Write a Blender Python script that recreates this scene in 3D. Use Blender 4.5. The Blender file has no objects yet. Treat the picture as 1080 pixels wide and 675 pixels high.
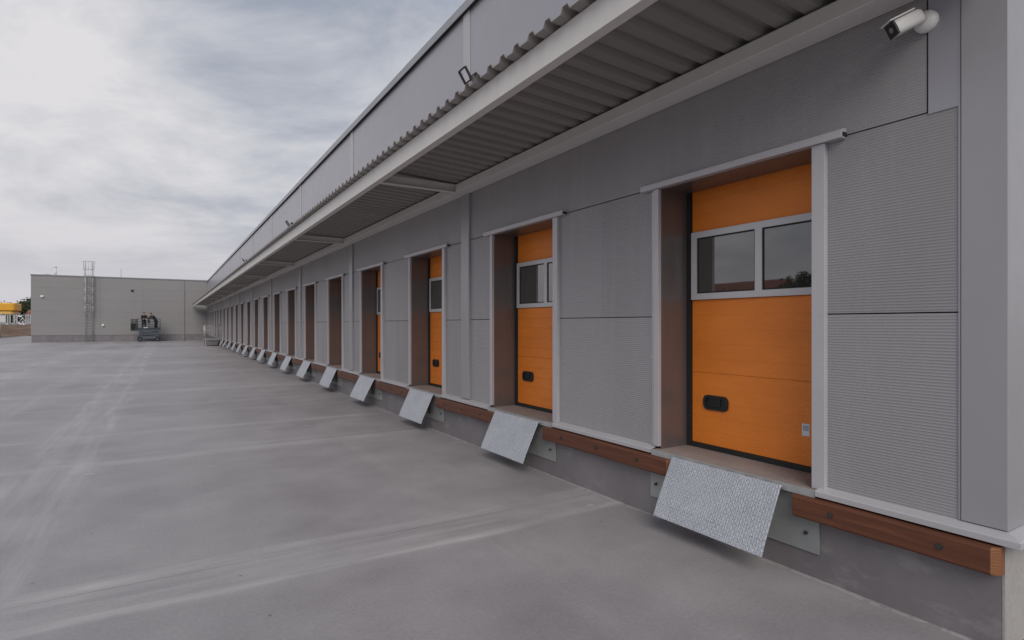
import bpy, bmesh, math, random
from mathutils import Vector, Matrix

random.seed(7)
S = bpy.context.scene
COL = S.collection
WL = {}                      # world location of every object (roots are never rotated here)

# ------------------------------------------------------------------ node helpers
def newmat(name):
    m = bpy.data.materials.new(name); m.use_nodes = True
    nt = m.node_tree; b = nt.nodes['Principled BSDF']
    return m, nt, b

def N(nt, typ, **kw):
    n = nt.nodes.new(typ)
    for k, v in kw.items():
        if k.startswith('i_'):
            key = k[2:]
            n.inputs[int(key) if key.isdigit() else key].default_value = v
        else:
            setattr(n, k, v)
    return n

def math_(nt, op, a, b=None, c=None, clamp=False):
    n = nt.nodes.new('ShaderNodeMath'); n.operation = op; n.use_clamp = clamp
    for i, v in enumerate((a, b, c)):
        if v is None: continue
        if hasattr(v, 'is_output'): nt.links.new(v, n.inputs[i])
        else: n.inputs[i].default_value = v
    return n.outputs[0]

def ramp(nt, fac, stops):
    n = nt.nodes.new('ShaderNodeValToRGB'); e = n.color_ramp.elements
    while len(e) < len(stops): e.new(0.5)
    for el, (p, c) in zip(e, stops):
        el.position = p; el.color = (*c, 1) if len(c) == 3 else c
    nt.links.new(fac, n.inputs[0]); return n.outputs[0]

def noise(nt, vec, scale, detail=4, rough=0.55, dist=0.0):
    n = nt.nodes.new('ShaderNodeTexNoise'); n.inputs['Scale'].default_value = scale
    n.inputs['Detail'].default_value = detail; n.inputs['Roughness'].default_value = rough
    n.inputs['Distortion'].default_value = dist
    if vec is not None: nt.links.new(vec, n.inputs['Vector'])
    return n.outputs['Fac']

def mapping(nt, vec, scale=(1, 1, 1), rot=(0, 0, 0), loc=(0, 0, 0)):
    n = nt.nodes.new('ShaderNodeMapping')
    n.inputs['Scale'].default_value = scale; n.inputs['Rotation'].default_value = rot
    n.inputs['Location'].default_value = loc
    nt.links.new(vec, n.inputs['Vector']); return n.outputs[0]

def position(nt):
    return nt.nodes.new('ShaderNodeNewGeometry').outputs['Position']

def mixc(nt, fac, a, b):
    n = nt.nodes.new('ShaderNodeMix'); n.data_type = 'RGBA'
    for idx, v in ((0, fac), (6, a), (7, b)):
        if hasattr(v, 'is_output'): nt.links.new(v, n.inputs[idx])
        else: n.inputs[idx].default_value = (*v, 1) if isinstance(v, tuple) and len(v) == 3 else v
    return n.outputs[2]

def bump(nt, b, h, strength=0.3, dist=0.01):
    n = nt.nodes.new('ShaderNodeBump'); n.inputs['Strength'].default_value = strength
    n.inputs['Distance'].default_value = dist
    nt.links.new(h, n.inputs['Height']); nt.links.new(n.outputs[0], b.inputs['Normal'])

def paint(name, col, rough=0.45, metal=0.0, var=0.10, scale=1.3, bmp=0.0, spec=0.5, streak=0.0):
    """coated or painted surface with slight dirt variation"""
    m, nt, b = newmat(name)
    p = position(nt)
    f = noise(nt, p, scale, 5, 0.6)
    f2 = noise(nt, mapping(nt, p, (7, 7, 0.7)), 1.0, 4, 0.6)
    f = math_(nt, 'ADD', math_(nt, 'MULTIPLY', f, 1 - streak), math_(nt, 'MULTIPLY', f2, streak))
    lo = tuple(c * (1 - var) for c in col); hi = tuple(min(1, c * (1 + var)) for c in col)
    nt.links.new(ramp(nt, f, [(0.3, lo), (0.7, hi)]), b.inputs['Base Color'])
    b.inputs['Roughness'].default_value = rough; b.inputs['Metallic'].default_value = metal
    b.inputs['Specular IOR Level'].default_value = spec
    r = noise(nt, p, scale * 9, 3)
    nt.links.new(math_(nt, 'ADD', math_(nt, 'MULTIPLY', r, 0.16), rough - 0.08), b.inputs['Roughness'])
    if bmp: bump(nt, b, noise(nt, p, 60, 3), bmp, 0.004)
    return m

M = {}
M['smooth'] = paint('panel_smooth', (0.37, 0.365, 0.40), 0.33, 0.35, 0.03, 0.5, streak=0.15)
M['trim'] = paint('trim_grey', (0.48, 0.468, 0.485), 0.4, 0.15, 0.05, 1.5)
M['post'] = paint('post_sheet', (0.36, 0.352, 0.368), 0.36, 0.25, 0.05, 1.0, streak=0.3)
M['sidesheet_lit'] = paint('side_sheet_lit', (0.62, 0.61, 0.60), 0.17, 0.55, 0.05, 0.8)  # facade sheet with bright sky reflection painted into a lighter base colour
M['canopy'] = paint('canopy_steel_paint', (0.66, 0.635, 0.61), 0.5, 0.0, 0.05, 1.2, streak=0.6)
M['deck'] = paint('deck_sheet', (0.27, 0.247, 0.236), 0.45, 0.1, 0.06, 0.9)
M['coping'] = paint('coping_sheet', (0.30, 0.305, 0.33), 0.35, 0.4, 0.08)
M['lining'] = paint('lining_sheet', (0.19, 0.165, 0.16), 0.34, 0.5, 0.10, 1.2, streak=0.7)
M['plinth'] = paint('plinth_paint', (0.175, 0.162, 0.17), 0.55, 0.0, 0.14, 1.6, 0.08)
def plinthmat():
    m, nt, b = newmat('plinth_coat'); p = position(nt)
    f = noise(nt, mapping(nt, p, (1, 1, 0.5)), 1.5, 6, 0.65)
    c = ramp(nt, f, [(0.32, (0.148, 0.136, 0.144)), (0.68, (0.205, 0.190, 0.198))])
    d = N(nt, 'ShaderNodeMapRange', interpolation_type='SMOOTHSTEP'); d.inputs['From Min'].default_value = 0.53; d.inputs['From Max'].default_value = 0.68
    nt.links.new(noise(nt, mapping(nt, p, (2.2, 2.2, 5.5), loc=(4, 0, 2)), 1.0, 6, 0.7), d.inputs['Value'])
    c = mixc(nt, math_(nt, 'MULTIPLY', d.outputs[0], 0.4), c, (0.33, 0.315, 0.305))
    nt.links.new(c, b.inputs['Base Color']); b.inputs['Roughness'].default_value = 0.6
    bump(nt, b, noise(nt, p, 45, 4, 0.65), 0.15, 0.004)
    return m
M['plinth'] = plinthmat()
M['plastic'] = paint('black_plastic', (0.012, 0.012, 0.013), 0.45, 0, 0.2)
M['rubber'] = paint('black_rubber', (0.016, 0.015, 0.015), 0.7, 0, 0.2)
M['frame'] = paint('window_frame_white', (0.55, 0.55, 0.56), 0.4, 0.1, 0.04)
M['white'] = paint('white_plastic', (0.72, 0.71, 0.69), 0.35, 0, 0.03)
M['dark'] = paint('dark_void', (0.03, 0.03, 0.032), 0.8, 0, 0.1)
M['galv'] = paint('galvanised_steel', (0.40, 0.41, 0.41), 0.45, 0.3, 0.12, 9)
M['railsteel'] = paint('rail_steel', (0.36, 0.355, 0.36), 0.45, 0.4, 0.1, 6)
M['bolt'] = paint('bolt_steel', (0.10, 0.095, 0.09), 0.4, 0.8, 0.2)
M['roof'] = paint('roof_membrane', (0.30, 0.30, 0.30), 0.8, 0, 0.15)
M['stickerw'] = paint('sticker_white', (0.66, 0.67, 0.69), 0.5, 0, 0.05, 40)
M['stickerb'] = paint('sticker_grey', (0.36, 0.39, 0.46), 0.5, 0, 0.05, 40)
M['liftblue'] = paint('lift_blue_grey', (0.035, 0.045, 0.062), 0.45, 0.2, 0.15, 3)
M['liftlight'] = paint('lift_pale_grey', (0.085, 0.10, 0.12), 0.45, 0.2, 0.1, 3)
M['backplate'] = paint('dull_zinc_plate', (0.29, 0.30, 0.295), 0.5, 0.2, 0.14, 3)
M['fencegrey'] = paint('fence_pale_grey', (0.42, 0.44, 0.46), 0.5, 0.1, 0.15, 2)
M['yellow'] = paint('yellow_sheet', (0.78, 0.40, 0.03), 0.4, 0, 0.06, 0.6)
M['yellow2'] = paint('pale_yellow_sheet', (0.80, 0.52, 0.16), 0.4, 0, 0.06, 0.6)
M['brick'] = paint('red_brown_roof', (0.30, 0.11, 0.07), 0.8, 0, 0.2, 2)
M['render'] = paint('pale_render', (0.5, 0.46, 0.42), 0.8, 0, 0.1, 2)
M['skin'] = paint('skin', (0.50, 0.29, 0.20), 0.5, 0, 0.06, 20)
M['cloth1'] = paint('black_work_jacket', (0.016, 0.017, 0.022), 0.85, 0, 0.3, 8)
M['cloth2'] = paint('navy_trousers', (0.018, 0.024, 0.045), 0.85, 0, 0.3, 8)
M['cloth3'] = paint('charcoal_jacket', (0.035, 0.04, 0.05), 0.85, 0, 0.3, 8)
M['hair'] = paint('dark_hair', (0.015, 0.011, 0.008), 0.6, 0, 0.3, 20)
M['bark'] = paint('bark', (0.10, 0.075, 0.055), 0.9, 0, 0.3, 5)

def ribbed():
    m, nt, b = newmat('panel_micro_ribbed')
    p = position(nt)
    f = noise(nt, mapping(nt, p, (1, 1, 0.35)), 0.9, 5, 0.6)
    nt.links.new(ramp(nt, f, [(0.3, (0.298, 0.285, 0.298)), (0.7, (0.342, 0.328, 0.341))]), b.inputs['Base Color'])
    b.inputs['Metallic'].default_value = 0.2; b.inputs['Roughness'].default_value = 0.45
    s = N(nt, 'ShaderNodeSeparateXYZ'); nt.links.new(p, s.inputs[0])
    # each sheet from a slightly different batch, faint dust washed down the ribs, a few scuffs
    cid = N(nt, 'ShaderNodeCombineXYZ')
    nt.links.new(math_(nt, 'FLOOR', math_(nt, 'DIVIDE', math_(nt, 'SUBTRACT', s.outputs[1], 1.418), 3.0)), cid.inputs[0])
    nt.links.new(math_(nt, 'FLOOR', math_(nt, 'DIVIDE', math_(nt, 'SUBTRACT', s.outputs[2], 0.615), 1.153)), cid.inputs[1])
    wn = N(nt, 'ShaderNodeTexWhiteNoise', noise_dimensions='2D'); nt.links.new(cid.outputs[0], wn.inputs['Vector'])
    hs = N(nt, 'ShaderNodeHueSaturation'); nt.links.new(math_(nt, 'ADD', math_(nt, 'MULTIPLY', wn.outputs['Value'], 0.12), 0.94), hs.inputs['Value'])
    src = b.inputs['Base Color'].links[0].from_socket; nt.links.new(src, hs.inputs['Color'])
    st = N(nt, 'ShaderNodeMapRange'); st.inputs['From Min'].default_value = 0.52; st.inputs['From Max'].default_value = 0.75
    nt.links.new(noise(nt, mapping(nt, p, (9, 9, 0.5)), 1.0, 5, 0.65), st.inputs['Value'])
    c1_ = mixc(nt, math_(nt, 'MULTIPLY', st.outputs[0], 0.22), hs.outputs[0], (0.45, 0.43, 0.41))
    vo = N(nt, 'ShaderNodeTexVoronoi'); vo.inputs['Scale'].default_value = 2.3; nt.links.new(p, vo.inputs['Vector'])
    c1_ = mixc(nt, math_(nt, 'MULTIPLY', math_(nt, 'LESS_THAN', vo.outputs['Distance'], 0.02), 0.55), c1_, (0.62, 0.60, 0.58))
    nt.links.new(c1_, b.inputs['Base Color'])
    w = math_(nt, 'SINE', math_(nt, 'MULTIPLY', s.outputs[2], 2 * math.pi / 0.018))
    w = math_(nt, 'SMOOTH_MAX', w, -0.2, 0.5)
    bump(nt, b, w, 0.48, 0.0028)
    return m
M['ribbed'] = ribbed()

def orange():
    m, nt, b = newmat('orange_door_coating')
    p = position(nt)
    f = noise(nt, mapping(nt, p, (1, 1, 2.2)), 1.6, 4, 0.6)
    nt.links.new(ramp(nt, f, [(0.3, (0.70, 0.19, 0.018)), (0.7, (0.80, 0.228, 0.024))]), b.inputs['Base Color'])
    b.inputs['Roughness'].default_value = 0.42
    s = N(nt, 'ShaderNodeSeparateXYZ'); nt.links.new(p, s.inputs[0])
    # shallow horizontal grooves 0.128 m apart and fine wood-like stucco embossing
    z = math_(nt, 'FRACT', math_(nt, 'DIVIDE', math_(nt, 'ADD', s.outputs[2], 0.01), 0.128))
    g = math_(nt, 'GREATER_THAN', math_(nt, 'ABSOLUTE', math_(nt, 'SUBTRACT', z, 0.5)), 0.455)
    e = noise(nt, mapping(nt, p, (1, 9, 55)), 3.0, 3, 0.5)
    bump(nt, b, math_(nt, 'SUBTRACT', math_(nt, 'MULTIPLY', e, 0.35), math_(nt, 'MULTIPLY', g, 2.6)), 1.0, 0.009)
    return m
M['orange'] = orange()

def glass():
    m, nt, b = newmat('dark_window_glass')
    b.inputs['Base Color'].default_value = (0.03, 0.029, 0.028, 1)
    b.inputs['Roughness'].default_value = 0.02; b.inputs['IOR'].default_value = 2.1
    b.inputs['Coat Weight'].default_value = 1.0; b.inputs['Coat Roughness'].default_value = 0.01
    p = position(nt); bump(nt, b, noise(nt, p, 2.0, 1), 0.04, 0.01)
    return m
M['glass'] = glass()

def timber():
    m, nt, b = newmat('stained_timber')
    p = position(nt)
    f = noise(nt, mapping(nt, p, (26, 1.2, 26)), 1.4, 6, 0.65, 0.6)
    f2 = noise(nt, p, 1.1, 4)
    c = ramp(nt, f, [(0.25, (0.065, 0.022, 0.010)), (0.55, (0.125, 0.042, 0.018)), (0.8, (0.21, 0.078, 0.033))])
    c = mixc(nt, math_(nt, 'MULTIPLY', f2, 0.45), c, (0.10, 0.028, 0.013))
    nt.links.new(c, b.inputs['Base Color']); b.inputs['Roughness'].default_value = 0.55
    bump(nt, b, f, 0.35, 0.004)
    return m
M['timber'] = timber()

def endgrain():
    m, nt, b = newmat('timber_end_grain')
    p = position(nt)
    w = N(nt, 'ShaderNodeTexWave', wave_type='RINGS', rings_direction='Y'); w.inputs['Scale'].default_value = 22
    w.inputs['Distortion'].default_value = 4
    nt.links.new(mapping(nt, p, (1, 1, 1), loc=(-3.63, 0, -0.36)), w.inputs[0])
    nt.links.new(ramp(nt, w.outputs['Fac'], [(0.1, (0.20, 0.078, 0.032)), (0.9, (0.245, 0.10, 0.042))]), b.inputs['Base Color'])
    b.inputs['Roughness'].default_value = 0.7; bump(nt, b, w.outputs['Fac'], 0.3, 0.003)
    return m
M['endgrain'] = endgrain()

def treadplate():
    m, nt, b = newmat('tread_plate')
    tc = N(nt, 'ShaderNodeTexCoord').outputs['Object']
    p = position(nt)
    f = noise(nt, p, 5, 5, 0.65)
    f2 = noise(nt, p, 120, 2, 0.6)
    f = math_(nt, 'ADD', math_(nt, 'MULTIPLY', f, 0.2), math_(nt, 'MULTIPLY', f2, 0.8))
    nt.links.new(ramp(nt, f, [(0.35, (0.36, 0.38, 0.41)), (0.5, (0.50, 0.52, 0.56)), (0.66, (0.68, 0.70, 0.74))]), b.inputs['Base Color'])
    b.inputs['Metallic'].default_value = 0.55
    nt.links.new(math_(nt, 'ADD', math_(nt, 'MULTIPLY', f2, 0.3), 0.28), b.inputs['Roughness'])
    # raised tear-drop bars in alternating directions
    s = N(nt, 'ShaderNodeSeparateXYZ'); nt.links.new(tc, s.inputs[0])
    pit = 0.029
    def bars(sgn, off):
        u = math_(nt, 'ADD', math_(nt, 'MULTIPLY', s.outputs[1], 0.7071 / pit), math_(nt, 'MULTIPLY', s.outputs[2], sgn * 0.7071 / pit))
        v = math_(nt, 'SUBTRACT', math_(nt, 'MULTIPLY', s.outputs[1], 0.7071 / pit), math_(nt, 'MULTIPLY', s.outputs[2], sgn * 0.7071 / pit))
        fu = math_(nt, 'SUBTRACT', math_(nt, 'FRACT', math_(nt, 'ADD', u, off)), 0.5)
        fv = math_(nt, 'SUBTRACT', math_(nt, 'FRACT', math_(nt, 'ADD', v, off)), 0.5)
        d = math_(nt, 'SQRT', math_(nt, 'ADD', math_(nt, 'POWER', math_(nt, 'MULTIPLY', fu, 1.8), 2.0), math_(nt, 'POWER', math_(nt, 'MULTIPLY', fv, 4.6), 2.0)))
        return math_(nt, 'SUBTRACT', 1.0, d, clamp=True)
    bump(nt, b, math_(nt, 'MULTIPLY', math_(nt, 'MAXIMUM', bars(1, 0.0), bars(-1, 0.5)), math_(nt, 'ADD', math_(nt, 'MULTIPLY', noise(nt, p, 3.5, 3), 0.8), 0.4)), 0.95, 0.005)
    return m
M['tread'] = treadplate()

def concrete(name, lo, hi, sc=1.0):
    m, nt, b = newmat(name); p = position(nt)
    f = math_(nt, 'ADD', math_(nt, 'MULTIPLY', noise(nt, p, 2.2 * sc, 6, 0.65), 0.7), math_(nt, 'MULTIPLY', noise(nt, p, 40 * sc, 3), 0.3))
    nt.links.new(ramp(nt, f, [(0.32, lo), (0.68, hi)]), b.inputs['Base Color'])
    b.inputs['Roughness'].default_value = 0.85; bump(nt, b, noise(nt, p, 70, 4, 0.7), 0.3, 0.004)
    return m
M['threshold'] = concrete('threshold_concrete', (0.20, 0.165, 0.155), (0.33, 0.285, 0.265))
M['rawconcrete'] = concrete('raw_concrete', (0.30, 0.285, 0.275), (0.45, 0.43, 0.41))

def yard():
    m, nt, b = newmat('yard_concrete'); p = position(nt)
    big = noise(nt, p, 0.16, 4, 0.5); mid = noise(nt, p, 1.3, 6, 0.6); fine = noise(nt, p, 38, 3, 0.6)
    f = math_(nt, 'ADD', math_(nt, 'MULTIPLY', big, 0.45), math_(nt, 'ADD', math_(nt, 'MULTIPLY', mid, 0.35), math_(nt, 'MULTIPLY', fine, 0.2)))
    base = ramp(nt, f, [(0.36, (0.235, 0.219, 0.226)), (0.5, (0.312, 0.293, 0.300)), (0.64, (0.39, 0.369, 0.375))])
    # pale dust bands left by tyres and power trowel, along and across the yard
    warp = N(nt, 'ShaderNodeTexNoise'); warp.inputs['Scale'].default_value = 0.35; warp.inputs['Detail'].default_value = 2
    nt.links.new(p, warp.inputs['Vector'])
    s = N(nt, 'ShaderNodeSeparateXYZ'); nt.links.new(p, s.inputs[0])
    sw = N(nt, 'ShaderNodeSeparateXYZ'); nt.links.new(warp.outputs['Color'], sw.inputs[0])
    X = math_(nt, 'ADD', s.outputs[0], math_(nt, 'MULTIPLY', math_(nt, 'SUBTRACT', sw.outputs[0], 0.5), 0.42))
    Y = math_(nt, 'ADD', s.outputs[1], math_(nt, 'MULTIPLY', math_(nt, 'SUBTRACT', sw.outputs[1], 0.5), 0.38))
    sx = math_(nt, 'ADD', noise(nt, mapping(nt, p, (0.8, 7, 1)), 1.0, 5, 0.58), 0.0)     # streaks running along X
    sy = math_(nt, 'ADD', noise(nt, mapping(nt, p, (7, 0.5, 1)), 1.0, 5, 0.58), 0.0)      # streaks running along Y
    def band(co, c, w, amp, streak):
        d = math_(nt, 'ABSOLUTE', math_(nt, 'SUBTRACT', co, c))
        k = N(nt, 'ShaderNodeMapRange', interpolation_type='SMOOTHSTEP')
        k.inputs['From Min'].default_value = w; k.inputs['From Max'].default_value = w * 0.15
        nt.links.new(d, k.inputs['Value'])
        st = N(nt, 'ShaderNodeMapRange'); st.inputs['From Min'].default_value = 0.34; st.inputs['From Max'].default_value = 0.66
        nt.links.new(streak, st.inputs['Value'])
        return math_(nt, 'MULTIPLY', math_(nt, 'MULTIPLY', k.outputs[0], st.outputs[0]), amp)
    bands = [(Y, 4.62, 0.12, 0.9, sx), (Y, 4.33, 0.09, 0.6, sx), (Y, 4.10, 0.11, 0.95, sx), (Y, 4.36, 0.55, 0.5, sx),
             (Y, 8.60, 0.24, 0.6, sx), (Y, 8.95, 0.12, 0.3, sx), (Y, 10.65, 0.22, 0.5, sx), (Y, 12.7, 0.14, 0.3, sx), (Y, 17.1, 0.5, 0.5, sx), (Y, 14.2, 0.2, 0.35, sx),
             (Y, 23.4, 0.7, 0.5, sx), (Y, 29.5, 0.8, 0.45, sx), (Y, 36, 1.0, 0.5, sx), (Y, 45, 1.6, 0.5, sx), (Y, 56, 2, 0.5, sx),
             (X, -1.38, 0.26, 0.6, sy), (X, -0.88, 0.22, 0.6, sy), (X, -1.15, 0.7, 0.35, sy), (X, -2.6, 0.4, 0.3, sy), (X, 2.2, 0.16, 0.16, sy), (X, -4.5, 0.9, 0.5, sy), (X, -10.0, 2.0, 0.5, sy), (X, -7.0, 0.6, 0.3, sy)]
    acc = None
    for bd in bands:
        v = band(*bd); acc = v if acc is None else math_(nt, 'MAXIMUM', acc, v)
    cl = N(nt, 'ShaderNodeMapRange'); cl.inputs['From Min'].default_value = 0.3; cl.inputs['From Max'].default_value = 0.62
    nt.links.new(noise(nt, p, 0.8, 4, 0.6), cl.inputs['Value'])
    acc = math_(nt, 'MULTIPLY', acc, math_(nt, 'ADD', math_(nt, 'MULTIPLY', cl.outputs[0], 0.65), 0.25))
    col = mixc(nt, acc, base, (0.57, 0.55, 0.542))
    # saw-cut joints across the yard
    for jy in (4.475, 8.78, 13.1, 17.4, 21.7, 26.0, 30.3, 34.6):
        d = math_(nt, 'ABSOLUTE', math_(nt, 'SUBTRACT', math_(nt, 'ADD', s.outputs[1], math_(nt, 'MULTIPLY', math_(nt, 'SUBTRACT', noise(nt, p, 5, 2), 0.5), 0.012)), jy))
        col = mixc(nt, math_(nt, 'MULTIPLY', math_(nt, 'LESS_THAN', d, 0.006), math_(nt, 'MULTIPLY', cl.outputs[0], 0.6)), col, (0.10, 0.095, 0.095))
    # damp-looking darker blotches and grime with their own outline
    bl = N(nt, 'ShaderNodeMapRange', interpolation_type='SMOOTHSTEP'); bl.inputs['From Min'].default_value = 0.56; bl.inputs['From Max'].default_value = 0.68
    nt.links.new(noise(nt, mapping(nt, p, (0.8, 0.45, 1), loc=(11, 5, 0)), 0.7, 6, 0.62, 0.3), bl.inputs['Value'])
    col = mixc(nt, math_(nt, 'MULTIPLY', bl.outputs[0], 0.2), col, (0.17, 0.155, 0.16))
    gr_ = N(nt, 'ShaderNodeMapRange'); gr_.inputs['From Min'].default_value = 0.60; gr_.inputs['From Max'].default_value = 0.72
    nt.links.new(noise(nt, p, 95, 2, 0.5), gr_.inputs['Value'])
    col = mixc(nt, math_(nt, 'MULTIPLY', gr_.outputs[0], 0.35), col, (0.12, 0.11, 0.11))
    wf_ = math_(nt, 'ABSOLUTE', math_(nt, 'SUBTRACT', s.outputs[0], math_(nt, 'ADD', 3.63, math_(nt, 'MULTIPLY', noise(nt, p, 3.0, 5, 0.6), 0.13))))
    wm_ = math_(nt, 'MULTIPLY', math_(nt, 'LESS_THAN', wf_, 0.018), math_(nt, 'GREATER_THAN', noise(nt, p, 9, 4, 0.6), 0.47))
    col = mixc(nt, math_(nt, 'MULTIPLY', wm_, 0.5), col, (0.46, 0.44, 0.43))
    # small pale chips, dark specks
    vo = N(nt, 'ShaderNodeTexVoronoi'); vo.inputs['Scale'].default_value = 2.6; nt.links.new(p, vo.inputs['Vector'])
    sp = math_(nt, 'LESS_THAN', vo.outputs['Distance'], 0.03)
    col = mixc(nt, math_(nt, 'MULTIPLY', sp, 0.55), col, (0.055, 0.05, 0.048))
    vo2 = N(nt, 'ShaderNodeTexVoronoi'); vo2.inputs['Scale'].default_value = 1.3; nt.links.new(mapping(nt, p, (0.6, 1.4, 1), loc=(3, 7, 0)), vo2.inputs['Vector'])
    sp2 = math_(nt, 'MULTIPLY', math_(nt, 'LESS_THAN', math_(nt, 'ADD', vo2.outputs['Distance'], math_(nt, 'MULTIPLY', mid, 0.08)), 0.085), math_(nt, 'GREATER_THAN', fine, 0.46))
    col = mixc(nt, math_(nt, 'MULTIPLY', sp2, 0.75), col, (0.5, 0.49, 0.48))
    nt.links.new(col, b.inputs['Base Color'])
    nt.links.new(math_(nt, 'ADD', math_(nt, 'MULTIPLY', mid, 0.25), 0.42), b.inputs['Roughness'])
    b.inputs['Specular IOR Level'].default_value = 0.4
    bump(nt, b, math_(nt, 'ADD', math_(nt, 'MULTIPLY', fine, 0.6), mid), 0.22, 0.006)
    return m
M['yard'] = yard()

def soil(name, cols, sc=0.4):
    m, nt, b = newmat(name); p = position(nt)
    f = math_(nt, 'ADD', math_(nt, 'MULTIPLY', noise(nt, p, sc, 6, 0.65), 0.6), math_(nt, 'MULTIPLY', noise(nt, p, sc * 14, 4, 0.7), 0.4))
    nt.links.new(ramp(nt, f, [(0.35, cols[0]), (0.5, cols[1]), (0.65, cols[2])]), b.inputs['Base Color'])
    b.inputs['Roughness'].default_value = 0.95; bump(nt, b, noise(nt, p, 9, 5, 0.7), 0.6, 0.06)
    return m
M['grass'] = soil('dry_grass_ground', [(0.085, 0.075, 0.03), (0.115, 0.09, 0.05), (0.17, 0.13, 0.085)])
M['earth'] = soil('bare_earth', [(0.11, 0.065, 0.04), (0.15, 0.095, 0.065), (0.24, 0.18, 0.13)], 0.6)

def leaf(name, c0, c1):
    m, nt, b = newmat(name); p = position(nt)
    f = noise(nt, p, 1.6, 3, 0.7)
    nt.links.new(ramp(nt, f, [(0.35, c0), (0.65, c1)]), b.inputs['Base Color'])
    b.inputs['Roughness'].default_value = 0.7
    b.inputs['Subsurface Weight'].default_value = 0.0
    return m
M['leafdark'] = leaf('foliage_dark', (0.030, 0.042, 0.018), (0.07, 0.09, 0.035))
M['leafdry'] = leaf('foliage_autumn', (0.07, 0.065, 0.028), (0.13, 0.10, 0.05))

# ------------------------------------------------------------------ mesh builder
class MB:
    def __init__(s):
        s.v = []; s.f = []; s.m = []; s.sm = []
    def add(s, vs, fs, mi=0, smooth=False):
        o = len(s.v); s.v += [tuple(x) for x in vs]
        for f in fs:
            s.f.append([i + o for i in f]); s.m.append(mi); s.sm.append(smooth)
        return s
    def box(s, x0, x1, y0, y1, z0, z1, mi=0):
        vs = [(x0, y0, z0), (x1, y0, z0), (x1, y1, z0), (x0, y1, z0), (x0, y0, z1), (x1, y0, z1), (x1, y1, z1), (x0, y1, z1)]
        return s.add(vs, [(0, 3, 2, 1), (4, 5, 6, 7), (0, 1, 5, 4), (1, 2, 6, 5), (2, 3, 7, 6), (3, 0, 4, 7)], mi)
    def obox(s, c, ax, ay, az, hx, hy, hz, mi=0):
        c = Vector(c); ax, ay, az = Vector(ax), Vector(ay), Vector(az)
        vs = [c + ax * (i * hx) + ay * (j * hy) + az * (k * hz) for (i, j, k) in
              ((-1, -1, -1), (1, -1, -1), (1, 1, -1), (-1, 1, -1), (-1, -1, 1), (1, -1, 1), (1, 1, 1), (-1, 1, 1))]
        return s.add(vs, [(0, 3, 2, 1), (4, 5, 6, 7), (0, 1, 5, 4), (1, 2, 6, 5), (2, 3, 7, 6), (3, 0, 4, 7)], mi)
    def prism_y(s, poly, y0, y1, mi=0, mi_end=None):
        n = len(poly); vs = [(x, y0, z) for x, z in poly] + [(x, y1, z) for x, z in poly]
        fs = [(i, (i + 1) % n, n + (i + 1) % n, n + i) for i in range(n)]
        s.add(vs, fs, mi)
        o = len(s.v) - 2 * n; e = mi if mi_end is None else mi_end
        for f in ([o + i for i in range(n)][::-1], [o + n + i for i in range(n)]):
            s.f.append(f); s.m.append(e); s.sm.append(False)
        return s
    def prism_x(s, poly, x0, x1, mi=0):
        n = len(poly); vs = [(x0, y, z) for y, z in poly] + [(x1, y, z) for y, z in poly]
        fs = [(i, (i + 1) % n, n + (i + 1) % n, n + i) for i in range(n)] + [list(range(n))[::-1], [n + i for i in range(n)]]
        return s.add(vs, fs, mi)
    def tube(s, a, b, r0, r1=None, n=10, mi=0, caps=True):
        a, b = Vector(a), Vector(b); r1 = r0 if r1 is None else r1
        d = (b - a).normalized(); u = d.orthogonal().normalized(); w = d.cross(u)
        vs = []
        for p, r in ((a, r0), (b, r1)):
            for i in range(n):
                t = 2 * math.pi * i / n; vs.append(p + (u * math.cos(t) + w * math.sin(t)) * r)
        s.add(vs, [(i, (i + 1) % n, n + (i + 1) % n, n + i) for i in range(n)], mi, True)
        if caps:
            o = len(s.v) - 2 * n
            s.f += [[o + i for i in range(n)][::-1], [o + n + i for i in range(n)]]; s.m += [mi, mi]; s.sm += [False, False]
        return s
    def path(s, pts, r, n=8, mi=0):
        for a, b in zip(pts, pts[1:]): s.tube(a, b, r, r, n, mi)
        return s
    def build(s, name, mats, parent=None, origin=None, bevel=0.0, seg=2):
        if not isinstance(mats, (list, tuple)): mats = [mats]
        if origin is None: origin = WL[parent.name] if parent else (0, 0, 0)
        ox, oy, oz = origin
        me = bpy.data.meshes.new(name)
        me.from_pydata([(x - ox, y - oy, z - oz) for x, y, z in s.v], [], s.f)
        for mt in mats: me.materials.append(mt)
        for p, mi, sm in zip(me.polygons, s.m, s.sm):
            p.material_index = mi; p.use_smooth = sm
        bm = bmesh.new(); bm.from_mesh(me); bmesh.ops.recalc_face_normals(bm, faces=bm.faces); bm.to_mesh(me); bm.free()
        o = bpy.data.objects.new(name, me); COL.objects.link(o)
        if parent:
            o.parent = parent; pl = WL[parent.name]
            o.location = (ox - pl[0], oy - pl[1], oz - pl[2])
        else: o.location = origin
        WL[o.name] = tuple(origin)
        if bevel:
            b = o.modifiers.new('bevel', 'BEVEL'); b.width = bevel; b.segments = seg; b.limit_method = 'ANGLE'; b.angle_limit = math.radians(40)
            b.harden_normals = False
        return o

def tag(o, label=None, cat=None, group=None, kind=None):
    if label: o['label'] = label
    if cat: o['category'] = cat
    if group: o['group'] = group
    if kind: o['kind'] = kind
    return o

def thing(name, loc, label, cat, group=None):
    o = bpy.data.objects.new(name, None); COL.objects.link(o); o.location = loc
    o.empty_display_size = 0.3; WL[o.name] = tuple(loc)
    return tag(o, label, cat, group)

def copy_tree(o, off=(0, 0, 0), parent=None):
    c = o.copy(); COL.objects.link(c)
    if parent is not None: c.parent = parent
    if any(off): c.location = Vector(o.location) + Vector(off)
    for ch in o.children: copy_tree(ch, (0, 0, 0), c)
    return c

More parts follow.
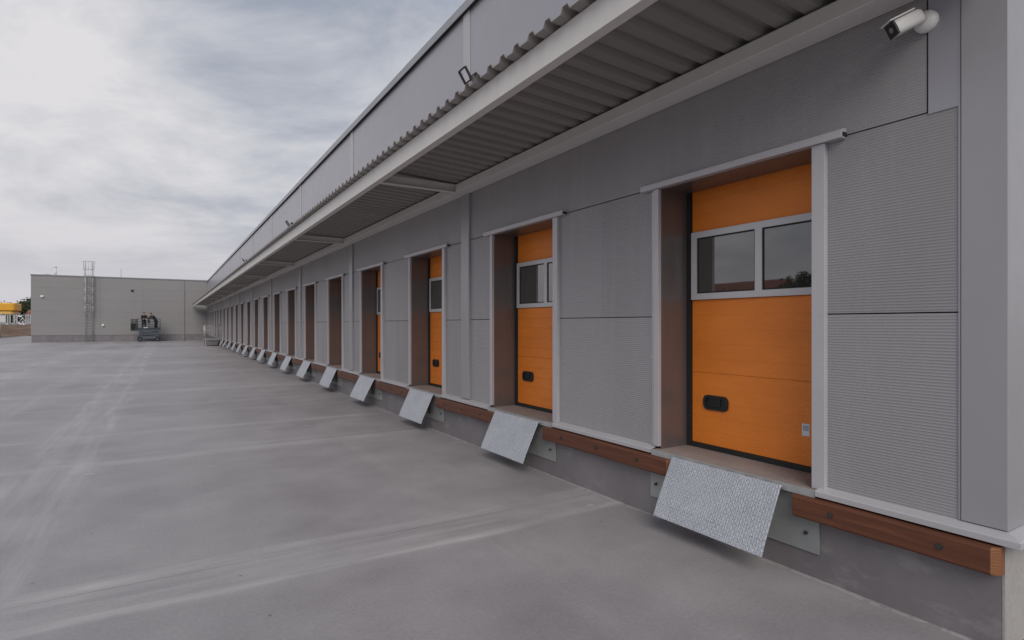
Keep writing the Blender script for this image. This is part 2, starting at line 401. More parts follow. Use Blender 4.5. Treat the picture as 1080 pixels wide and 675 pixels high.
ORD = ['first', 'second', 'third', 'fourth', 'fifth', 'sixth', 'seventh', 'eighth', 'ninth', 'tenth', 'eleventh', 'twelfth', 'thirteenth', 'fourteenth', 'fifteenth', 'sixteenth', 'seventeenth']

# ------------------------------------------------------------------ layout numbers (metres)
XW = 3.737                      # facade plane
P = 3.0                         # door pitch
DN, DF = 2.222, 3.614           # near / far edge of the first door opening
YC = (DN + DF) / 2
Y0, Y1 = 1.19, 69.0             # near corner, inner corner with the wing
ZS = 0.60                       # dock level
ZL = 2.89                       # top of openings
ZT = 6.33
ND = 22
XD = 4.08                       # door leaf plane
COLY = [7.418 + 6 * j for j in range(11)]   # steel columns

# ------------------------------------------------------------------ setting
g = MB(); R = 3000
g.add([(-R, -R, 0), (R, -R, 0), (R, R, 0), (-R, R, 0)], [(0, 1, 2, 3)])
tag(g.build('ground', M['grass']), kind='structure')
g = MB(); g.box(-17.4, 60, -40, 108, -0.2, 0.02)
# the yard top is the datum: shift so that its surface is z = 0
yd = g.build('yard', M['yard']); yd.location.z = -0.02 + 0.0; tag(yd, kind='structure')
bpy.data.objects['ground'].location.z = -0.08
k = MB(); k.box(-17.55, -17.405, -40, 108, -0.2, 0.06)
tag(k.build('kerb', M['rawconcrete'], bevel=0.015), kind='structure')
# earth bank beyond the yard
bk = MB(); nx = 90; prof = [(113, -0.1), (115, 0.35), (118, 1.05), (121, 1.55), (128, 1.75), (140, 1.5), (150, -0.1)]
vs = []; rr = random.Random(3)
for i in range(nx + 1):
    x = -90 + 100 * i / nx
    for j, (y, z) in enumerate(prof):
        w = 0 if j in (0, len(prof) - 1) else 1
        vs.append((x, y + rr.uniform(-.25, .25), z + w * rr.uniform(-.12, .12)))
n = len(prof)
bk.add(vs, [(i * n + j, (i + 1) * n + j, (i + 1) * n + j + 1, i * n + j + 1) for i in range(nx) for j in range(n - 1)], 0, True)
tag(bk.build('earth_bank', M['earth']), kind='structure')

# ------------------------------------------------------------------ warehouse
W = thing('warehouse', (XW, Y0, 0), 'long low grey panelled warehouse with a row of orange dock doors under a corrugated canopy', 'warehouse')

# facade panels (micro ribbed) and smooth panels as two wall parts
wp = MB(); T0, T1 = XW, XW + 0.10
def facade_piece(y0, y1):
    wp.box(T0, T1, y0, y1, 0.615, 1.764); wp.box(T0, T1, y0, y1, 1.772, 2.912)
edges = [(Y0 + 0.215, DN - 0.055)]
for i in range(ND):
    a = DF + P * i + 0.055; b = DN + P * (i + 1) - 0.055
    if i == ND - 1: b = Y1 - 0.003
    edges.append((a, b))
for j, (a, b) in enumerate(edges):
    if j and j % 2 == 1 or True:
        cs = [c for c in COLY if a < c < b]
        if cs: facade_piece(a, cs[0] - 0.004); facade_piece(cs[0] + 0.004, b)
        else: facade_piece(a, b)
cuts = [Y0 + 0.365] + COLY + [Y1 - 0.003]
for a, b in zip(cuts, cuts[1:]): wp.box(T0, T1, a + 0.004, b - 0.004, 2.921, 3.95)
wall = wp.build('wall', M['ribbed'], W)
bb = MB()                                             # backing behind the joints, with door holes left open
prev = Y0 + 0.02
for i in range(ND):
    bb.box(T1 + 0.002, T1 + 0.05, prev, DN + P * i - 0.03, ZS + 0.012, 2.92); prev = DF + P * i + 0.03
bb.box(T1 + 0.002, T1 + 0.05, prev, Y1, ZS + 0.012, 2.92); bb.box(T1 + 0.002, T1 + 0.05, Y0 + 0.02, Y1, 2.921, 6.2)
bb.build('wall_core', M['dark'], W)
pp = MB(); pc = [Y0 + 0.02] + COLY + [Y1 - 0.003]
for a, b in zip(pc, pc[1:]): pp.box(T0 + 0.004, T1, a + 0.003, b - 0.003, 3.955, 6.235)
pp.build('parapet', M['smooth'], W)
jm = MB().box(T0 - 0.010, T0 + 0.002, COLY[0] - 0.10, COLY[0] + 0.10, 3.96, 6.232)
js = jm.build('joint_strip', M['trim'], W, origin=(XW, COLY[0], 4))
for c in COLY[1:]: copy_tree(js, (0, c - COLY[0], 0), W)
cp = MB(); cp.prism_y([(XW - 0.055, 6.238), (XW - 0.045, 6.238), (XW - 0.045, 6.345), (XW + 0.3, 6.33), (XW + 0.3, 6.352), (XW - 0.055, 6.367)], Y0 - 0.05, Y1 + 0.3)
cp.build('coping', M['coping'], W)
ct = MB().box(XW - 0.043, XW - 0.004, Y0, Y1 - 0.004, 6.237, 6.262); ct.build('coping_trim', M['dark'], W)
rf = MB().box(T1 + 0.052, 34, Y0 + 0.15, 99, 5.9, 6.2); rf.build('roof', M['roof'], W)
sw = MB().box(T1 + 0.003, 34, Y0 + 0.001, Y0 + 0.12, 0.615, 6.234); sw.box(T1 + 0.003, 34, Y0 - 0.055, Y0 + 0.145, 6.236, 6.36)
sw.build('side_wall', M['sidesheet_lit'], W)
bw = MB().box(5.6, 5.7, Y0 + 0.15, Y1, 0.3, 5.85); bw.box(T1 + 0.06, 5.55, Y0 + 0.13, Y1, 3.3, 3.4); bw.build('interior_wall', M['dark'], W)
# plinth, dock floor and sills
pl = MB().box(XW - 0.017, XW + 0.6, Y0 + 0.02, Y1 - 0.004, -0.05, 0.545)
pl.build('plinth', M['plinth'], W)
ps = MB().box(XW - 0.014, 34, Y0 + 0.006, Y0 + 0.018, -0.05, 0.548); ps.build('side_plinth', M['rawconcrete'], W)
th = MB().box(XW - 0.075, XD + 0.5, DN - 0.045, DF + 0.045, 0.549, ZS)
th = th.build('threshold', M['threshold'], W, origin=(XW, YC, ZS), bevel=0.006)
sillprof = [(XW + 0.02, 0.612), (XW + 0.02, 0.622), (XW - 0.003, 0.622), (XW - 0.072, 0.603), (XW - 0.076, 0.597), (XW - 0.076, 0.565), (XW - 0.070, 0.565), (XW - 0.070, 0.595), (XW - 0.002, 0.612)]
sw_ = MB(); n = len(sillprof); vs = []
for (x, z) in sillprof: vs.append((x, DN - 0.048, z))
for (x, z) in sillprof: vs.append((x, Y0 + (x - XW), z))
for (x, z) in sillprof: vs.append((34, Y0 + (x - XW), z))
sw_.add(vs, [(r_ * n + i, r_ * n + (i + 1) % n, (r_ + 1) * n + (i + 1) % n, (r_ + 1) * n + i) for r_ in range(2) for i in range(n)] + [list(range(n))])
sw_.build('sill', M['trim'], W)
sl = MB().prism_y(sillprof, DF + 0.048, DN + P - 0.048).build('sill', M['trim'], W, origin=(XW, DF, 0.6))
for i in range(1, ND - 1): copy_tree(sl, (0, P * i, 0), W)
# corner post with its flat cover sheet above
cpst = MB().box(XW - 0.012, XW + 0.3, Y0 - 0.006, Y0 + 0.20, 0.626, 6.234); cpst.build('corner_post', M['post'], W, bevel=0.004)
cs_ = MB().box(XW - 0.006, XW + 0.09, Y0 + 0.212, Y0 + 0.358, 2.905, 3.95); cs_.box(XW - 0.007, XW + 0.02, Y0 + 0.203, Y0 + 0.213, 0.626, 3.95)
cs_.build('corner_flashing', M['smooth'], W)
# columns
cm = MB().box(XW - 0.035, XW + 0.001, COLY[0] - 0.125, COLY[0] + 0.125, 0.626, 3.585)
cm0 = cm.build('column', M['post'], W, origin=(XW, COLY[0], ZS), bevel=0.004)
for c in COLY[1:]: copy_tree(cm0, (0, c - COLY[0], 0), W)

# ---- one dock door with everything that moves or frames it
do = (XD, YC, ZS)
lf = MB()
for z0, z1 in ((ZS + 0.045, 1.2735), (1.2755, 1.917), (1.919, 2.529), (2.531, 3.05)): lf.box(XD, XD + 0.045, YC - 0.72, YC + 0.645, z0, z1)
door = lf.build('dock_door', M['orange'], W, origin=do, bevel=0.0015)
MB().box(XD - 0.012, XD + 0.03, YC - 0.72, YC + 0.645, ZS + 0.001, ZS + 0.043).build('bottom_seal', M['rubber'], door)
gd = MB().box(XD - 0.02, XD + 0.06, YC + 0.652, YC + 0.694, ZS + 0.001, 3.05); gd.build('guide_seal', M['rubber'], door); MB().box(XD - 0.02, XD + 0.06, YC - 0.77, YC - 0.727, ZS + 0.001, 3.05).build('guide_seal', M['rubber'], door)
wf = MB(); a, b_ = YC - 0.716, YC + 0.641; zf0, zf1 = 1.922, 2.526; mz0, mz1 = 1.975, 2.472; mid0, mid1 = 2.845, 2.908; wl, wr = 3.499, 2.250
for (y0, y1, z0, z1) in ((a, b_, zf0, mz0), (a, b_, mz1, zf1), (a, wr, mz0, mz1), (mid0, mid1, mz0, mz1), (wl, b_, mz0, mz1)): wf.box(XD - 0.022, XD - 0.001, y0, y1, z0, z1)
win = wf.build('window_frame', M['frame'], door)
def pane(y0, y1):
    MB().box(XD - 0.007, XD - 0.0015, y0 + 0.012, y1 - 0.012, mz0 + 0.012, mz1 - 0.012).build('pane', M['glass'], door)
    gk = MB(); e = 0.012
    for (p0, p1, q0, q1) in ((y0, y1, mz0, mz0 + e), (y0, y1, mz1 - e, mz1), (y0, y0 + e, mz0 + e, mz1 - e), (y1 - e, y1, mz0 + e, mz1 - e)): gk.box(XD - 0.012, XD - 0.002, p0, p1, q0, q1)
    gk.build('gasket', M['rubber'], door)
pane(wr, mid0); pane(mid1, wl)
hb = MB(); hy, hz, hw, hh = 3.302, 1.017, 0.128, 0.064; rc = 0.045; pts = []
for cx, cz, a0 in ((hw - rc, hh - rc, 0), (-hw + rc, hh - rc, 90), (-hw + rc, -hh + rc, 180), (hw - rc, -hh + rc, 270)):
    for q in range(5):
        t = math.radians(a0 + 22.5 * q); pts.append((hy + cx + rc * math.cos(t), hz + cz + rc * math.sin(t)))
ins = [(hy + (y - hy) * 0.78, hz + (z - hz) * 0.66) for y, z in pts]
nn = len(pts)
vs = [(XD - 0.001, y, z) for y, z in pts] + [(XD - 0.016, y, z) for y, z in pts] + [(XD - 0.016, y, z) for y, z in ins] + [(XD - 0.003, y, z) for y, z in ins]
fs = [(r * nn + i, r * nn + (i + 1) % nn, (r + 1) * nn + (i + 1) % nn, (r + 1) * nn + i) for r in range(3) for i in range(nn)] + [[3 * nn + i for i in range(nn)]]
hb.add(vs, fs); hb.box(XD - 0.013, XD - 0.0035, hy - 0.05, hy - 0.025, hz - 0.025, hz + 0.03); hb.build('handle', M['plastic'], door)
st = MB().box(XD - 0.002, XD - 0.0005, 2.462, 2.521, 0.866, 0.958).build('sticker', M['stickerw'], door)
MB().box(XD - 0.0028, XD - 0.0021, 2.469, 2.514, 0.905, 0.946).build('sticker_print', M['stickerb'], door)
# folded sheet lining of the opening, frame trims, lintel drip
ln = MB(); q = 0.012
ln.box(XW + 0.003, XD + 0.10, DF + 0.001, DF + q, ZS + 0.001, ZL + 0.02); ln.box(XW + 0.003, XD + 0.10, DN - q, DN - 0.001, ZS + 0.001, ZL + 0.02)
ln.box(XW + 0.003, XD - 0.01, DN, DF, ZL + 0.001, ZL + 0.02)
ln.build('lining', M['lining'], door, bevel=0.001)
tr = MB(); tr.add([(x, y, z) for z in (ZS + 0.024, ZL + 0.005) for x, y in ((XW + .002, DF), (XW - .035, DF), (XW - .035, DF + .055), (XW - .010, DF + .075), (XW - .010, DF + .105), (XW + .002, DF + .105))], [(i, (i + 1) % 6, 6 + (i + 1) % 6, 6 + i) for i in range(6)] + [list(range(6)), list(range(6, 12))])
tr.build('jamb_trim', M['trim'], door, bevel=0.003); tr = MB(); tr.box(XW - 0.035, XW + 0.002, DN - 0.09, DN, ZS + 0.003, ZL + 0.005)
tr.build('jamb_trim', M['trim'], door, bevel=0.003)
lt = MB().prism_y([(XW + 0.002, ZL + 0.006), (XW + 0.002, ZL + 0.075), (XW - 0.05, ZL + 0.062), (XW - 0.058, ZL + 0.055), (XW - 0.058, ZL + 0.006)], DN - 0.21, DF + 0.20)
lt.build('lintel_trim', M['trim'], door, bevel=0.002)
MB().box(XW - 0.044, XW + 0.001, DN - 0.216, DN - 0.2115, ZL + 0.016, ZL + 0.042).build('lintel_end', M['rubber'], door)
for i in range(1, ND):
    d = copy_tree(door, (0, P * i, 0), W)
    copy_tree(th, (0, P * i, 0), W)

# ---- canopy
CY0, CY1 = 1.24, 68.7
XO, XI = 2.37, XW - 0.003
def zb(x): return 3.782 - (x - 2.27) * 0.052        # underside of the deck valleys
dk = MB(); pitch = 0.207; hgt = 0.042; y = CY0; ring = []
while y < CY1 - pitch:
    ring += [(y, 0), (y + 0.105, 0), (y + 0.130, hgt), (y + 0.182, hgt)]; y += pitch
ring.append((y, 0)); ring.append((y + 0.06, 0))
n = len(ring); xa, xb = 2.265, XI - 0.004; tk = 0.0025
vs = []
for x in (xa, xb):
    for dz in (0, tk): vs += [(x, yy, zb(x) + zz + dz) for yy, zz in ring]
fs = []
for i in range(n - 1):
    A, B, C_, D = i, n + i, 2 * n + i, 3 * n + i
    fs += [(A, A + 1, C_ + 1, C_), (B, D, D + 1, B + 1), (A, B, B + 1, A + 1), (C_, C_ + 1, D + 1, D)]
dk.add(vs, fs)
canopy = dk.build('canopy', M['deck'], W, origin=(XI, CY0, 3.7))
def channel(y0, y1):
    c = MB(); zt = 3.772
    c.box(XO - 0.02, XO - 0.008, y0, y1, 3.577, zt); c.box(XO - 0.008, XO + 0.062, y0, y1, 3.577, 3.589); c.box(XO - 0.008, XO + 0.062, y0, y1, zt - 0.012, zt)
    return c
cy = [CY0 - 0.02] + COLY[:-1] + [CY1 + 0.05]
for a, b_ in zip(cy, cy[1:]):
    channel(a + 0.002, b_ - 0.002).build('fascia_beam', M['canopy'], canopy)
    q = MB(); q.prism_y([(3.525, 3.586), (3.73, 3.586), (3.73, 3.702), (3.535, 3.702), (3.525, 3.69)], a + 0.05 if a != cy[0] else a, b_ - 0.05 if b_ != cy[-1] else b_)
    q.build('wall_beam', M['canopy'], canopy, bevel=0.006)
MB().box(3.55, 3.72, CY0, CY1, 3.704, 3.7065).build('wall_closure', M['dark'], canopy)
ib = MB(); yc = COLY[0]
ib.box(XO - 0.006, 3.60, yc - 0.045, yc + 0.045, 3.592, 3.602); ib.box(XO - 0.006, 3.60, yc - 0.005, yc + 0.005, 3.602, 3.695); ib.box(XO - 0.006, 3.60, yc - 0.045, yc + 0.045, 3.695, 3.704)
ib.box(3.60, 3.73, yc - 0.047, yc + 0.047, 3.59, 3.70)
cb = ib.build('cross_beam', M['canopy'], canopy, origin=(3.0, yc, 3.6))
for c in COLY[1:-1]: copy_tree(cb, (0, c - yc, 0), canopy)

# ------------------------------------------------------------------ dock plates (one thing per door, sixteen)
def label_plate(i):
    if i == 0: return 'largest folded-down tread plate dock ramp, below the first orange door from the near corner'
    if i == 15: return 'smallest folded-down tread plate dock ramp, last of the row before the railed landing'
    return 'folded-down tread plate dock ramp below the %s door from the near corner' % ORD[i]
GP = 'tread plate dock ramps along the loading dock'
dp = thing('dock_ramp', (XW - 0.02, YC, 0.0), label_plate(0), 'dock ramp', GP)
bp = MB().box(XW - 0.030, XW - 0.0185, DN - 0.05, DF + 0.10, 0.165, 0.547); bp.build('back_plate', M['backplate'], dp, bevel=0.003)
ty, by = (2.395, 3.385), (2.390, 3.380)
A = Vector((3.628, 0, 0.592)); B = Vector((3.447, 0, 0.238)); C_ = Vector((3.404, 0, 0.141))
lp = MB(); th_ = 0.010
def slab(P0, P1, y0, y1, y2, y3):
    d = (P1 - P0).normalized(); nrm = Vector((d.z, 0, -d.x)) * th_
    if nrm.x < 0: nrm = -nrm
    vs = []
    for off in (Vector((0, 0, 0)), nrm):
        vs += [(P0.x + off.x, y0, P0.z + off.z), (P0.x + off.x, y1, P0.z + off.z), (P1.x + off.x, y3, P1.z + off.z), (P1.x + off.x, y2, P1.z + off.z)]
    lp.add(vs, [(0, 1, 2, 3), (4, 7, 6, 5), (0, 4, 5, 1), (1, 5, 6, 2), (2, 6, 7, 3), (3, 7, 4, 0)])
slab(A, B, ty[0], ty[1], by[0] + .001, by[1] + .001); slab(B + (B - A).normalized() * 0.0001, C_, by[0] + .001, by[1] + .001, by[0], by[1])
plate = lp.build('lip_plate', M['tread'], dp, origin=(3.637, YC, 0.586), bevel=0.002)
hg = MB(); hx, hz = 3.642, 0.580
y = ty[0]
while y < ty[1] - 0.05:
    hg.tube((hx, y, hz), (hx, min(y + 0.155, ty[1]), hz), 0.0095, n=10); y += 0.1565
hg.build('hinge', M['galv'], dp)
for yy in (ty[0] + 0.30, ty[1] - 0.30): MB().prism_y([(3.64, 0.56), (3.706, 0.55), (3.706, 0.24), (3.67, 0.24)], yy - 0.006, yy + 0.006).build('support_rib', M['bolt'], dp)
eb = MB().box(XW - 0.079, XW - 0.0755, DN - 0.04, DF + 0.04, 0.553, 0.6035); eb.build('edge_angle', M['galv'], dp)
for (yy, zz) in ((2.26, 0.29), (3.64, 0.29)):
    MB().tube((XW - 0.030, yy, zz), (XW - 0.045, yy, zz), 0.013, n=6).tube((XW - 0.045, yy, zz), (XW - 0.055, yy, zz), 0.007, n=8).build('bolt', M['bolt'], dp)
for i in range(1, 16):
    c = copy_tree(dp, (0, P * i, 0)); tag(c, label_plate(i))
    for ch_ in c.children:
        if ch_.name.startswith('lip_plate'): ch_.rotation_euler.y = math.radians(random.uniform(-2.2, 2.6))

# ------------------------------------------------------------------ timber bumpers
GB = 'brown timber bumpers along the dock edge'
def bumper(y0, y1, label, ys):
    t = thing('timber_bumper', (XW - 0.02, (y0 + y1) / 2, 0.42), label, 'bumper', GB)
    x0, x1, z0, z1, ch = 3.620, XW - 0.018, 0.405, 0.552, 0.012
    m = MB(); pr = [(x0 + ch, z0), (x0, z0 + ch), (x0, z1 - ch), (x0 + ch, z1), (x1, z1), (x1, z0)]
    ex, ey = 0.042, 0.028
    st_ = [[(max(x, x0 + ex), y0, z) for x, z in pr], [(x, y0 + ey, z) for x, z in pr], [(x, y1 - ey, z) for x, z in pr], [(max(x, x0 + ex), y1, z) for x, z in pr]]
    st_[0] = [(x0 + ex, y0, z) if x < x0 + ex else (x, y0, z) for x, z in pr]; st_[3] = [(x0 + ex, y1, z) if x < x0 + ex else (x, y1, z) for x, z in pr]
    n = 6; vs = [p for q_ in st_ for p in q_]
    for r_ in range(3):
        for i in range(n):
            m.add([], []); m.f.append([r_ * n + i, r_ * n + (i + 1) % n, (r_ + 1) * n + (i + 1) % n, (r_ + 1) * n + i]); m.m.append(1 if r_ != 1 and i < 3 else 0); m.sm.append(False)
    m.v = [tuple(p) for p in vs]
    m.f += [list(range(n)), list(range(3 * n, 4 * n))]; m.m += [1, 1]; m.sm += [False, False]
    m.build('beam', [M['timber'], M['endgrain']], t, bevel=0.003)
    for yy in ys:
        MB().tube((x0 - 0.0005, yy, 0.482), (x0 - 0.003, yy, 0.482), 0.019, n=12).tube((x0 - 0.003, yy, 0.482), (x0 - 0.011, yy, 0.482), 0.010, n=6).build('bolt_head', M['bolt'], t)
    return t
bumper(Y0 + 0.005, 2.335, 'short brown timber bumper with a pale sawn end at the near building corner', (1.45, 2.05))
b0 = bumper(3.415, 5.33, 'long brown timber bumper between the first and second dock ramps from the near corner', (3.80, 4.37, 4.95))
for i in range(1, 15):
    c = copy_tree(b0, (0, P * i, 0))
    tag(c, 'long brown timber bumper between the %s and %s dock ramps from the near corner' % (ORD[i], ORD[i + 1]))

# ------------------------------------------------------------------ security camera on the facade
cc = thing('security_camera', (XW - 0.006, 1.555, 3.435), 'white bullet security camera on the grey facade above the nearest door', 'camera')
base = MB(); prof = [(0.0, 0.062), (0.012, 0.062), (0.028, 0.056), (0.040, 0.040), (0.046, 0.024)]; n = 24; vs = []
for dx, r in prof: vs += [(XW - 0.008 - dx, 1.555 + r * math.cos(2 * math.pi * i / n), 3.435 + r * math.sin(2 * math.pi * i / n)) for i in range(n)]
base.add(vs, [(r * n + i, r * n + (i + 1) % n, (r + 1) * n + (i + 1) % n, (r + 1) * n + i) for r in range(len(prof) - 1) for i in range(n)] , 0, True)
base.add(vs[-n:], [list(range(n))]); base.build('mount', M['white'], cc)
jt = Vector((XW - 0.088, 1.572, 3.445))
MB().tube((XW - 0.048, 1.557, 3.436), jt, 0.022, 0.02, n=14).build('arm', M['white'], cc)
ax = Vector((-0.74, 0.50, -0.44)).normalized(); sd = ax.cross(Vector((0, 0, 1))).normalized(); up = sd.cross(ax)
c0 = jt - ax * 0.02; c1 = c0 + ax * 0.165
bd = MB(); n = 16; vs = []
for c, k_ in ((c0, 0.78), (c0 + ax * 0.02, 1), (c1, 1)):
    for i in range(n):
        t = 2 * math.pi * i / n; e = 4
        cx, cz = math.cos(t), math.sin(t); f = (abs(cx) ** e + abs(cz) ** e) ** (-1 / e)
        vs.append(c + (sd * cx * 0.042 + up * cz * 0.042) * f * k_)
bd.add(vs, [(r * n + i, r * n + (i + 1) % n, (r + 1) * n + (i + 1) % n, (r + 1) * n + i) for r in range(2) for i in range(n)], 0, True)
bd.add(vs[:n], [list(range(n))[::-1]]); bd.add(vs[2 * n:], [list(range(n))])
bd.build('camera_body', M['white'], cc)
MB().obox(c1 + ax * 0.005, ax, sd, up, 0.005, 0.040, 0.040).build('lens_front', M['plastic'], cc)
MB().obox(c1 + up * 0.0465 - ax * 0.05, ax, sd, up, 0.075, 0.046, 0.004).build('sun_shield', M['white'], cc, bevel=0.002)
MB().tube(c1 + ax * 0.010, c1 + ax * 0.012, 0.016, n=16).build('lens', M['glass'], cc)

# ------------------------------------------------------------------ floodlights on the canopy edge
def flood(y, label, off):
    f = thing('floodlight', (2.29, y, 3.84), label, 'floodlight', 'small black floodlights on the canopy edge')
    br = MB(); T = Vector((-0.55, 0, 0.83)).normalized(); o_ = Vector((2.285, y, 3.845)); U = Vector((0, 1, 0)); V3 = T.cross(U)
    for c, hx_, hy_ in ((o_ + T * .06 - U * .06, .06, .006), (o_ + T * .06 + U * .06, .06, .006), (o_ + T * .004, .006, .054), (o_ + T * .118, .006, .054)):
        br.obox(c, T, U, V3, hx_, hy_, .010)
    br.build('bracket', M['plastic'], f)
    d = Vector((-0.35, 0, -0.3)).normalized(); w = d.cross(U).normalized(); c = Vector((2.345, y, 3.893))
    MB().obox(c, d, U, w, 0.02, 0.050, 0.036).build('lamp_housing', M['plastic'], f, bevel=0.006)
    MB().obox(c + d * 0.0215, d, U, w, 0.0015, 0.042, 0.028).build('lamp_glass', M['galv'], f)
flood(4.50, 'black floodlight on the canopy edge, the nearest one', 0)
flood(13.1, 'black floodlight on the canopy edge, second from the camera', 0)
flood(21.4, 'black floodlight on the canopy edge, farthest small one', 0)

# ------------------------------------------------------------------ steel landing with railing near the far end
LA = thing('steel_landing', (3.1, 51.5, 0), 'galvanised steel landing with guard rail against the far dock wall', 'landing')
lx0, lx1, ly0, ly1 = 2.55, 3.70, 50.25, 53.2
MB().box(lx0, lx1, ly0, ly1, 0.50, 0.585).build('deck', M['railsteel'], LA, bevel=0.01)
lg = MB()
for x, yv in ((lx0 + .04, ly0 + .04), (lx0 + .04, ly1 - .04), (lx1 - .06, ly0 + .04)): lg.box(x - .03, x + .03, yv - .03, yv + .03, 0, 0.498)
lg.build('leg', M['railsteel'], LA)
ra = MB()
for zz in (1.62, 1.2): ra.tube((lx0 + .04, ly0 + .04, zz), (lx1 - .04, ly0 + .04, zz), 0.022); ra.tube((lx0 + .04, ly0 + .04, zz), (lx0 + .04, ly1 - .04, zz), 0.022)
x = lx0 + 0.04
for i in range(9): ra.tube((x + i * 0.134, ly0 + .04, 0.586), (x + i * 0.134, ly0 + .04, 1.62), 0.024 if i in (0, 8) else 0.011)
for i in range(1, 18): ra.tube((x, ly0 + .04 + i * 0.165, 0.586), (x, ly0 + .04 + i * 0.165, 1.62), 0.012)
ra.build('railing', M['railsteel'], LA)
sx = MB()
for i in range(3): sx.box(lx0 + .05, lx1 - .05, ly1 + 0.02 + i * 0.28, ly1 + 0.28 + i * 0.28, 0.40 - i * 0.15, 0.44 - i * 0.15)
sx.box(lx0 + .01, lx0 + .045, ly1 + .01, ly1 + .9, 0.02, 0.40); sx.build('steps', M['railsteel'], LA)

# ------------------------------------------------------------------ wing across the far end
WX0, WY = -10.85, 69.0
V = thing('warehouse_wing', (WX0, WY, 0), 'low beige-grey flat-roofed wing closing the far end of the yard', 'building')
wm = MB(); zr = [0.66, 1.75, 2.9, 4.05, 5.2, 6.33]; xs = [WX0, -5.6, -2.05, 1.55, XW + 0.3]
for x0, x1 in zip(xs, xs[1:]):
    for z0, z1 in zip(zr, zr[1:]): wm.box(x0 + 0.004, x1 - 0.004, WY, WY + 0.12, z0 + 0.003, z1 - 0.003)
M['wing'] = paint('wing_panel', (0.262, 0.252, 0.252), 0.5, 0.1, 0.05, 0.5, streak=0.4)
wm.build('wall', M['wing'], V)
MB().box(WX0 + 0.01, XW + 0.3, WY + 0.122, WY + 0.2, 0, 6.3).build('wall_core', M['dark'], V)
MB().box(WX0 - 0.02, WX0 + 0.10, WY + 0.002, 99, 0.66, 6.33).build('end_wall', M['wing'], V)
MB().box(WX0 + 0.03, XW - 0.03, WY + 0.03, WY + 0.1, -0.05, 0.655).build('plinth', M['plinth'], V)
MB().box(WX0 - 0.06, XW + 0.1, WY - 0.06, WY + 0.3, 6.335, 6.43).build('coping', M['coping'], V)
MB().box(WX0 + 0.1, XW + 0.3, WY + 0.31, 99, 5.95, 6.25).build('roof', M['roof'], V)
MB().box(WX0 - 0.02, 34, 98.9, 99.02, -0.05, 6.3).build('rear_wall', M['wing'], V)
v1 = MB().tube((-9.25, 70.4, 6.2), (-9.25, 70.4, 7.25), 0.11, n=14).tube((-9.25, 70.4, 7.25), (-9.25, 70.4, 7.33), 0.14, n=14); v1.build('vent_pipe', M['white'], V)
MB().tube((-4.0, 71, 6.2), (-4.0, 71, 7.45), 0.022, n=8).build('antenna_rod', M['railsteel'], V)
for xx in (0.6, 2.35): MB().box(xx - 0.3, xx + 0.3, 71, 71.5, 6.2, 6.62).build('roof_vent', M['white'], V, bevel=0.02)
MB().box(-10.0, -9.6, 70, 70.4, 6.2, 6.55).build('roof_vent', M['galv'], V)
MB().box(1.50, 1.60, WY - 0.09, WY - 0.003, 0.1, 6.3).build('downpipe', M['wing'], V)

def wall_lamp(name, x, z, w, h, mat, label, cat):
    t = thing(name, (x, WY, z), label, cat)
    MB().box(x - w / 2, x + w / 2, WY - 0.05, WY - 0.003, z - h / 2, z + h / 2).build('back_box', mat, t, bevel=0.01)
    MB().prism_x([(WY - 0.051, z + h * .42), (WY - 0.16, z + h * .1), (WY - 0.16, z - h * .3), (WY - 0.051, z - h * .45)], x - w * .42, x + w * .42).build('cover', mat, t, bevel=0.01)
wall_lamp('wall_lamp', -10.05, 4.35, 0.26, 0.20, M['white'], 'small white wall lamp high on the left end of the wing', 'lamp')
wall_lamp('wall_lamp', -2.95, 5.12, 0.22, 0.18, M['plastic'], 'small dark wall lamp high on the wing above the lift', 'lamp')
wall_lamp('junction_box', -5.35, 1.62, 0.2, 0.24, M['white'], 'small white junction box low on the wing right of the ladder', 'box')

# caged roof ladder
lx, ly = -6.45, WY - 0.22
L = thing('roof_ladder', (lx, ly, 0), 'tall galvanised caged ladder rising past the roof edge of the wing', 'ladder')
stl = MB()
for s_ in (-1, 1): stl.tube((lx + s_ * .27, ly, 0.05), (lx + s_ * .27, ly, 7.75), 0.032)
stl.build('stile', M['galv'], L)
rg = MB(); z = 0.3
while z < 6.6: rg.tube((lx - .27, ly, z), (lx + .27, ly, z), 0.016, n=6); z += 0.28
rg.build('rung', M['galv'], L)
cg = MB()
def hoop(z, r, back=0.7):
    pts = []
    for i in range(13):
        t = math.pi * i / 12; pts.append((lx - r * math.cos(t), ly - back * math.sin(t), z))
    cg.path(pts, 0.02, 6)
    return pts
hs = [(2.7, .36), (3.6, .36), (4.5, .36), (5.4, .36), (6.3, .36), (7.0, .39), (7.8, .47)]
hp = [hoop(z, r, 0.7) for z, r in hs]
for i in (0, 2, 4, 6, 8, 10, 12): cg.path([h[i] for h in hp], 0.016, 6)
cg.build('safety_cage', M['galv'], L)
bk_ = MB()
for z in (0.9, 2.6, 4.3, 6.0):
    for s_ in (-1, 1): bk_.box(lx + s_ * .27 - .02, lx + s_ * .27 + .02, ly + 0.033, WY - 0.002, z - .02, z + .02)
bk_.build('wall_bracket', M['galv'], L)

